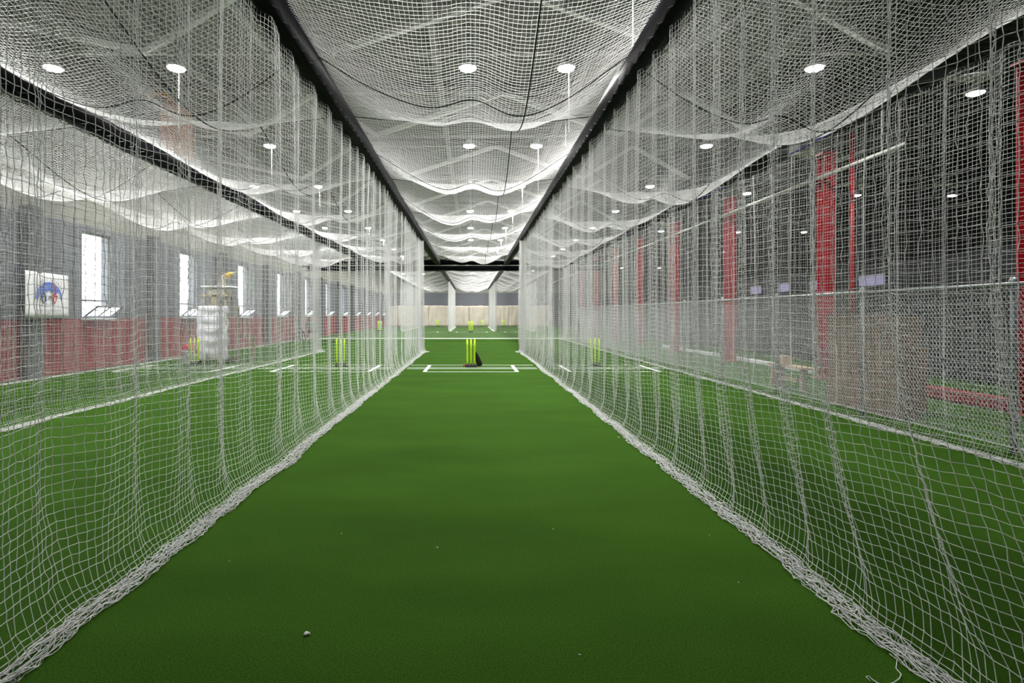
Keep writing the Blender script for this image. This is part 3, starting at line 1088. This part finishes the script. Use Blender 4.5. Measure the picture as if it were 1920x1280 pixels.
# cartons and timber behind the fence
def carton(label, x, y, sx, sy, h, m, rz=0.0):
    t = thing('carton', label, 'box', (x, y, 0), 'cartons behind the fence')
    R = Matrix.Rotation(rz, 3, 'Z')
    MB().box((x, y, h / 2), (sx, sy, h), R, bev=0.008).build('body', M[m], t)
    o = R @ Vector((-sx / 2 - 0.001, 0, 0))
    MB().box((x + o.x, y + o.y, h / 2), (0.003, 0.06, h - 0.02), R).build('tape', M['tape'], t)
    for s in (-1, 1):
        MB().box((x, y, h + 0.003), (sx * .98, 0.0, 0.002)) if False else None
        o = R @ Vector((0, s * sy / 4, 0))
        MB().box((x + o.x, y + o.y, h + 0.003), (sx * .98, sy / 2 - 0.006, 0.005), R).build('flap', M[m], t)


carton('tall brown carton behind the fence beside the red column', 6.25, 9.15, 0.34, 0.86, 1.50, 'cardboard')
carton('tall brown carton behind the fence, standing before the other tall one', 6.22, 8.32, 0.34, 0.74, 1.46, 'cardboard')
carton('smaller tan carton next to the tall brown cartons', 6.78, 8.75, 0.34, 0.40, 0.95, 'cardboard2', 0.1)

t = thing('timber_bench', 'rough timber bench with pine blocks behind the fence', 'bench', (6.5, 11.5, 0))
MB().box((6.42, 11.75, 0.22), (0.10, 0.34, 0.44)).build('leg', M['cardboard2'], t)
MB().box((6.42, 10.85, 0.22), (0.10, 0.10, 0.44)).build('leg', M['plywood'], t)
MB().box((6.45, 11.3, 0.455), (0.3, 1.3, 0.035)).build('plank', M['wood'], t)
MB().box((6.42, 11.55, 0.56), (0.16, 0.34, 0.17), bev=0.006).build('block', M['wood'], t)
MB().box((6.40, 11.25, 0.20), (0.12, 0.55, 0.06), bev=0.005).build('stretcher', M['wood'], t)

# ------------------------------------------------------------------ bowling machine stand by the windows
sx, sy = -7.95, 17.6
t = thing('machine_stand', 'wheeled stand wrapped in silver cloth with a ball machine tray on top', 'machine stand', (sx, sy, 0))
fr = MB()
for dx in (-0.44, 0.44):
    for dy in (-0.4, 0.4):
        fr.box((sx + dx, sy + dy, 0.92), (0.06, 0.06, 1.66))
for z in (0.14, 1.70):
    for dy in (-0.4, 0.4):
        fr.box((sx, sy + dy, z), (0.82, 0.05, 0.06))
    for dx in (-0.44, 0.44):
        fr.box((sx + dx, sy, z), (0.05, 0.74, 0.06))
fr.build('frame', M['plywood'], t)
rows = []
nn = smooth_noise(40, 0.1, 55, ((0.35, 0.02), (0.9, 0.015)))
for i in range(26):
    z = 1.76 - 1.66 * i / 25
    row = []
    for k, (cx_, cy_) in enumerate([(-0.48, 0.44)] + [(-0.48, -0.44 + 0.0)] + [(-0.48 + 0.96 * q / 12, -0.44) for q in range(1, 12)] + [(0.48, -0.44)]):
        wv = 0.022 * math.sin(i * 1.25 + 0.5 * math.sin(k * .7)) * math.sin(PI * min(max(k - 1, 0), 12) / 12 * 1.0) + nn[(i + k * 3) % 40] * 0.5
        row.append((sx + cx_ + (wv if k in (0,) else 0.015 * math.sin(i * .9)), sy + cy_ - wv, z))
    rows.append(row)
cl = MB().grid(rows).build('cloth_cover', M['silver_cloth'], t, True)
md = cl.modifiers.new('thickness', 'SOLIDIFY')
md.thickness = 0.006
for dx in (-0.42, 0.42):
    for dy in (-0.38, 0.38):
        w = MB().lathe([(0.05, -0.03), (0.09, -0.025), (0.095, 0), (0.09, 0.025), (0.05, 0.03)], (sx + dx, sy + dy, 0.095), 16, 'y')
        wo = w.build('wheel', M['black_metal'], t, True)
        MB().lathe([(0.035, -0.036), (0.035, 0.036)], (sx + dx, sy + dy, 0.095), 10, 'y').build('hub', M['red_plastic'], wo)
# trestle and tray
leg = MB()
for dx, tx in ((-0.34, -0.40), (0.34, 0.28)):
    for dy in (-0.25, 0.25):
        MB().bar((sx + dx, sy + dy, 1.73), (sx + tx, sy + dy, 2.06), 0.05).build('trestle_leg', M['plywood'], t)
MB().box((sx - 0.02, sy - 0.25, 1.92), (0.14, 0.12, 0.34)).build('machine_column', M['plywood'], t)
MB().box((sx - 0.06, sy, 2.08), (0.86, 0.62, 0.07)).build('shelf', M['plywood'], t)
MB().box((sx + 0.02, sy, 2.20), (0.56, 0.5, 0.17), bev=0.02).build('machine_body', M['cream_plastic'], t)
MB().box((sx + 0.02, sy, 2.345), (0.94, 0.66, 0.07), bev=0.03).build('tray', M['white_plastic'], t)
MB().box((sx - 0.10, sy - 0.345, 2.29), (0.05, 0.02, 0.12)).build('latch', M['black_metal'], t)
MB().box((sx + 0.30, sy - 0.25, 2.40), (0.05, 0.05, 0.75)).build('upright', M['plywood'], t)
MB().tube([(sx + 0.02, sy, 2.38), (sx + 0.08, sy, 2.55), (sx + 0.15, sy, 2.62)], [0.10, 0.085, 0.06], 10).build('feeder_neck', M['cream_plastic'], t, True)
for k in range(4):
    c = (sx + 0.10 + 0.045 * k, sy - 0.03, 2.62 + 0.025 * k)
    MB().lathe([(0.06, -0.015), (0.085, -0.006), (0.085, 0.006), (0.06, 0.015)], c, 14, 'x').build('feeder_ring', M['red_plastic' if k % 2 == 0 else 'white_plastic'], t, True)
MB().tube([(sx + 0.26, sy - 0.03, 2.70), (sx + 0.36, sy - 0.03, 2.77), (sx + 0.47, sy - 0.03, 2.79)], [0.10, 0.06, 0.035], 8).build('nozzle', M['yellow'], t, True)
MB().tube([(sx + 0.47, sy - 0.03, 2.79), (sx + 0.72, sy - 0.03, 2.88)], [0.014, 0.010], 6).build('arm', M['cream_plastic'], t)
# side ladder beside the stand
t = thing('saw_horse', 'weathered timber saw horse standing beside the silver cloth stand', 'frame', (-7.35, 17.7, 0))
MB().box((-7.38, 17.7, 0.87), (0.06, 0.09, 1.74)).build('upright', M['plywood'], t)
MB().box((-6.98, 17.9, 0.42), (0.07, 0.07, 0.84)).build('upright', M['plywood'], t)
MB().box((-7.16, 17.8, 0.80), (0.42, 0.05, 0.08)).build('crossbar', M['plywood'], t)
# bucket
t = thing('bucket', 'white plastic bucket with red lid on the turf', 'bucket', (-8.62, 17.0, 0))
MB().lathe([(0.125, 0.0), (0.13, 0.01), (0.15, 0.36), (0.165, 0.37), (0.165, 0.40), (0.15, 0.40)], (-8.62, 17.0, 0), 20).build('pail', M['white_plastic'], t, True)
MB().lathe([(0.155, 0.40), (0.16, 0.43), (0.15, 0.50), (0.12, 0.58), (0.03, 0.60)], (-8.62, 17.0, 0), 18).build('lid', M['red_plastic'], t, True)
MB().tube([(-8.46, 16.98, 0.35), (-8.43, 16.84, 0.22), (-8.52, 16.82, 0.20), (-8.62, 16.83, 0.22)], 0.008, 6).build('handle', M['black_metal'], t)

# gear against the wall further down
t = thing('wire_frame', 'black folding metal frame standing near the wall', 'frame', (-9.4, 30.5, 0))
for dx in (-0.2, 0.2):
    MB().tube([(-9.4 + dx * 1.4, 30.2, 0.0), (-9.4 + dx, 30.4, 0.5), (-9.4 + dx * .6, 30.5, 0.72), (-9.4, 30.5, 0.76)], 0.025, 6).build('leg', M['black_metal'], t)
    MB().tube([(-9.4 + dx * 1.2, 30.9, 0.0), (-9.4 + dx, 30.7, 0.45), (-9.4 + dx * .6, 30.5, 0.72)], 0.025, 6).build('leg', M['black_metal'], t)
MB().tube([(-9.65, 30.25, 0.14), (-9.15, 30.25, 0.14)], 0.02, 6).build('crossbar', M['black_metal'], t)
MB().tube([(-9.59, 30.4, 0.5), (-9.21, 30.4, 0.5)], 0.02, 6).build('crossbar', M['black_metal'], t)
t = thing('gear_cart', 'grey wheeled gear cart with green tray on top near the wall', 'cart', (-8.8, 30.6, 0))
MB().box((-8.75, 30.6, 0.86), (0.5, 0.4, 0.26), bev=0.02).build('bin', M['grey_plastic'], t)
MB().box((-8.75, 30.6, 1.02), (0.46, 0.42, 0.05), bev=0.01).build('tray', M['green_plastic'], t)
MB().box((-8.68, 30.55, 0.56), (0.44, 0.36, 0.22), bev=0.02).build('motor_box', M['black_metal'], t)
MB().box((-8.65, 30.6, 0.30), (0.42, 0.36, 0.26), bev=0.03).build('base_bin', M['cream_plastic'], t)
for dx in (-0.26, 0.26):
    MB().tube([(-8.75 + dx, 30.4, 0.06), (-8.75 + dx, 30.4, 1.05)], 0.02, 6).build('upright', M['black_metal'], t)
    MB().lathe([(0.04, -0.025), (0.075, -0.02), (0.075, 0.02), (0.04, 0.025)], (-8.75 + dx, 30.4, 0.075), 12, 'x').build('wheel', M['black_metal'], t, True)

# ------------------------------------------------------------------ banner on the wall net
bx, by, bz, bw, bh = -9.90, 12.42, 1.42, 1.28, 1.06
t = thing('club_banner', 'white banner with blue dome and cricket bat logo before the grey wall', 'banner', (bx, by, bz))
rows = []
for j in range(9):
    row = []
    for i in range(13):
        a, b = i / 12, j / 8
        d = 0.025 * math.sin(a * 5 + b * 2) * (a ** 2)
        top = -0.05 * (1 if 0.28 < a < 0.36 else 0) * (1 - b) ** 4 - 0.035 * a * (1 - b)
        row.append((bx - 0.012 - d, by + bw * a * (1 + 0.06 * a * b), bz + bh * (1 - b) + top))
    rows.append(row)
sheet = MB().grid(rows).build('sheet', M['banner'], t, True)
md = sheet.modifiers.new('thickness', 'SOLIDIFY')
md.thickness = 0.004


def BT(a, b, d):        # a, b in 0..1 of the banner; b downwards
    return (bx + 0.016 + d, by + bw * a, bz + bh * (1 - b))


cxn, cyn, rx, ry = 0.525, 0.60, 0.325, 0.385
outer = [(cxn - rx * math.cos(q), cyn - ry * math.sin(q)) for q in [PI * i / 24 for i in range(25)]]
inner = [(cxn + 0.30, cyn + 0.0), (cxn + 0.25, cyn - 0.17), (cxn + 0.19, cyn - 0.15), (cxn + 0.12, cyn - 0.11), (cxn + 0.10, cyn - 0.22), (cxn + 0.05, cyn - 0.15), (cxn + 0.0, cyn - 0.27),
         (cxn - 0.03, cyn - 0.15), (cxn - 0.06, cyn - 0.20), (cxn - 0.12, cyn - 0.10), (cxn - 0.20, cyn - 0.12), (cxn - 0.25, cyn - 0.05), (cxn - 0.30, cyn)]
MB().poly((outer + inner), BT, 0.003).build('logo_dome', M['print_blue'], t)
for s, m1 in ((-1, 'print_navy'), (1, 'print_red')):
    bat = [(cxn + s * 0.10, cyn - 0.375), (cxn + s * 0.155, cyn - 0.33), (cxn + s * 0.165, cyn - 0.10), (cxn + s * 0.21, cyn - 0.09), (cxn + s * 0.155, cyn + 0.06), (cxn + s * 0.13, cyn + 0.10),
           (cxn + s * 0.07, cyn + 0.03), (cxn + s * 0.09, cyn - 0.12), (cxn + s * 0.14, cyn - 0.14), (cxn + s * 0.12, cyn - 0.28)]
    if s > 0:
        bat = bat[::-1]
    MB().poly(bat, lambda a, b, d: BT(a, b, d + 0.004), 0.003).build('logo_bat', M[m1], t)
    hl = [(cxn + s * 0.13, cyn - 0.06), (cxn + s * 0.15, cyn - 0.02), (cxn + s * 0.135, cyn + 0.06), (cxn + s * 0.11, cyn + 0.02)]
    MB().poly(hl if s < 0 else hl[::-1], lambda a, b, d: BT(a, b, d + 0.008), 0.002).build('logo_highlight', M['banner'], t)
ball = [(cxn + 0.02 + 0.033 * math.cos(q), cyn - 0.05 + 0.04 * math.sin(q)) for q in [-2 * PI * i / 14 for i in range(14)]]
MB().poly(ball, lambda a, b, d: BT(a, b, d + 0.004), 0.003).build('logo_ball', M['print_grey'], t)
st_ = [(cxn + 0.012, cyn - 0.085), (cxn + 0.012, cyn - 0.015), (cxn + 0.028, cyn - 0.015), (cxn + 0.028, cyn - 0.085)]
MB().poly(st_, lambda a, b, d: BT(a, b, d + 0.008), 0.002).build('ball_seam', M['print_red'], t)


def text(s, size, a, b, m, name, rot=0.0):
    c = bpy.data.curves.new(name, 'FONT')
    c.body = s
    c.size = size
    c.align_x = 'CENTER'
    c.extrude = 0.0008
    c.resolution_u = 2
    c.materials.append(M[m])
    tmp = bpy.data.objects.new(name, c)
    me = bpy.data.meshes.new_from_object(tmp)
    bpy.data.objects.remove(tmp)
    o = bpy.data.objects.new(name, me)
    COL.objects.link(o)
    p = Vector(BT(a, b, 0.004)) - parent_loc(t)
    o.parent = t
    o.matrix_local = Matrix.Translation(p) @ Matrix(((0, 0, 1, 0), (1, 0, 0, 0), (0, 1, 0, 0), (0, 0, 0, 1))) @ Matrix.Rotation(rot, 4, 'Z')
    return o


text('C L U B', 0.065, cxn, cyn + 0.125, 'print_navy', 'club_lettering')
text('www.cricacademy.org', 0.085, cxn, 0.86, 'print_grey', 'web_address')
arc = 'CRICKET ACADEMY'
for i, ch in enumerate(arc):
    if ch == ' ':
        continue
    q = PI * (0.14 + 0.72 * i / (len(arc) - 1))
    text(ch, 0.06, cxn - (rx + 0.03) * math.cos(q), cyn - (ry + 0.03) * math.sin(q), 'print_navy', 'arc_letter', PI / 2 - q)

# ------------------------------------------------------------------ air handler under the roof on the window side
ux, uy, uz = -8.55, 14.2, 6.1
t = thing('air_handler', 'grey louvred air handler with copper brown side duct under the roof', 'air handler', (ux, uy, uz))
MB().box((ux, uy + 0.5, uz + 0.72), (1.15, 1.0, 0.30), bev=0.02).build('hood', M['hvac'], t)
MB().box((ux, uy + 0.55, uz + 0.1), (1.08, 0.9, 0.95)).build('casing', M['hvac_dark'], t)
for k in range(9):
    MB().box((ux, uy + 0.08, uz - 0.33 + k * 0.11), (1.06, 0.06, 0.02), Matrix.Rotation(0.6, 3, 'X')).build('louvre', M['hvac'], t)
MB().box((ux + 0.84, uy + 0.4, uz + 0.10), (0.50, 0.8, 1.35), bev=0.04).build('side_duct', M['copper'], t)
MB().box((ux + 0.35, uy + 0.4, uz + 1.05), (0.6, 0.5, 0.12)).build('gas_valve', M['orange'], t)
for dx in (-0.5, 0.5):
    MB().tube([(ux + dx, uy + 0.5, uz + 0.8), (ux + dx, uy + 0.5, 8.0)], 0.012, 5).build('hanger_rod', M['steel_grey'], t)

# unit heaters and strips in the dark hall roof
t = thing('unit_heater', 'white box heater hanging over the dark hall beyond the fence', 'heater', (9.4, 15.6, 6.0))
MB().box((9.4, 15.8, 6.15), (0.65, 0.5, 0.34), bev=0.02).build('casing', M['steel_white'], t)
MB().box((9.82, 15.75, 6.12), (0.12, 0.4, 0.36)).build('vent', M['sill'], t)
MB().tube([(9.4, 15.8, 6.3), (9.4, 15.8, 8.0)], 0.015, 5).build('hanger_rod', M['steel_grey'], t)
t = thing('strip_light', 'unlit white strip fixture hanging tilted over the dark hall', 'strip fixture', (10.2, 15.3, 5.9))
MB().bar((10.0, 15.6, 5.72), (10.75, 15.3, 5.98), 0.10, 0.09).build('tray', M['steel_white'], t)
MB().tube([(10.35, 15.45, 5.8), (10.35, 15.45, 8.13)], 0.01, 5).build('hanger_rod', M['steel_grey'], t)

# ------------------------------------------------------------------ loose bits on the turf
spots = [(575, 1190, .020), (820, 1027, .010), (1037, 992, .006), (640, 1000, .005), (1385, 1092, .006), (1160, 820, .012), (1087, 1228, .007), (430, 1052, .005), (1330, 1003, .005)]
for i, (u, v, s) in enumerate(spots):
    Yp = CAM_H * F_PX / (v - V0)
    Xp = (u - U0) / F_PX * Yp
    m = MB()
    for k in range(3):
        a = k * 2.1 + i
        m.lathe([(s * .2, 0.001), (s * .5, s * .15), (s * .42, s * .5), (s * .12, s * .7)], (Xp + math.cos(a) * s * .35, Yp + math.sin(a) * s * .35, 0.0), 6)
    tag(m.build('lint_scrap', M['lint'], None, True), 'tiny scrap of white twine fluff lying on the green turf', 'scrap', 'twine scraps on the turf')
pts2 = [(1668, 1228), (1682, 1240), (1680, 1254), (1690, 1266), (1686, 1276), (1676, 1281), (1660, 1287), (1646, 1284), (1636, 1276), (1628, 1268), (1624, 1272), (1632, 1279)]
pts = []
for i, (u, v) in enumerate(pts2):
    Yp = CAM_H * F_PX / (v - V0)
    pts.append(((u - U0) / F_PX * Yp, Yp, 0.006 + 0.003 * math.sin(i * 2)))
tag(MB().tube(pts, 0.0022, 5).build('loose_twine', M['twine'], None, True), 'loose curl of white twine trailing from the net hem onto turf', 'twine')
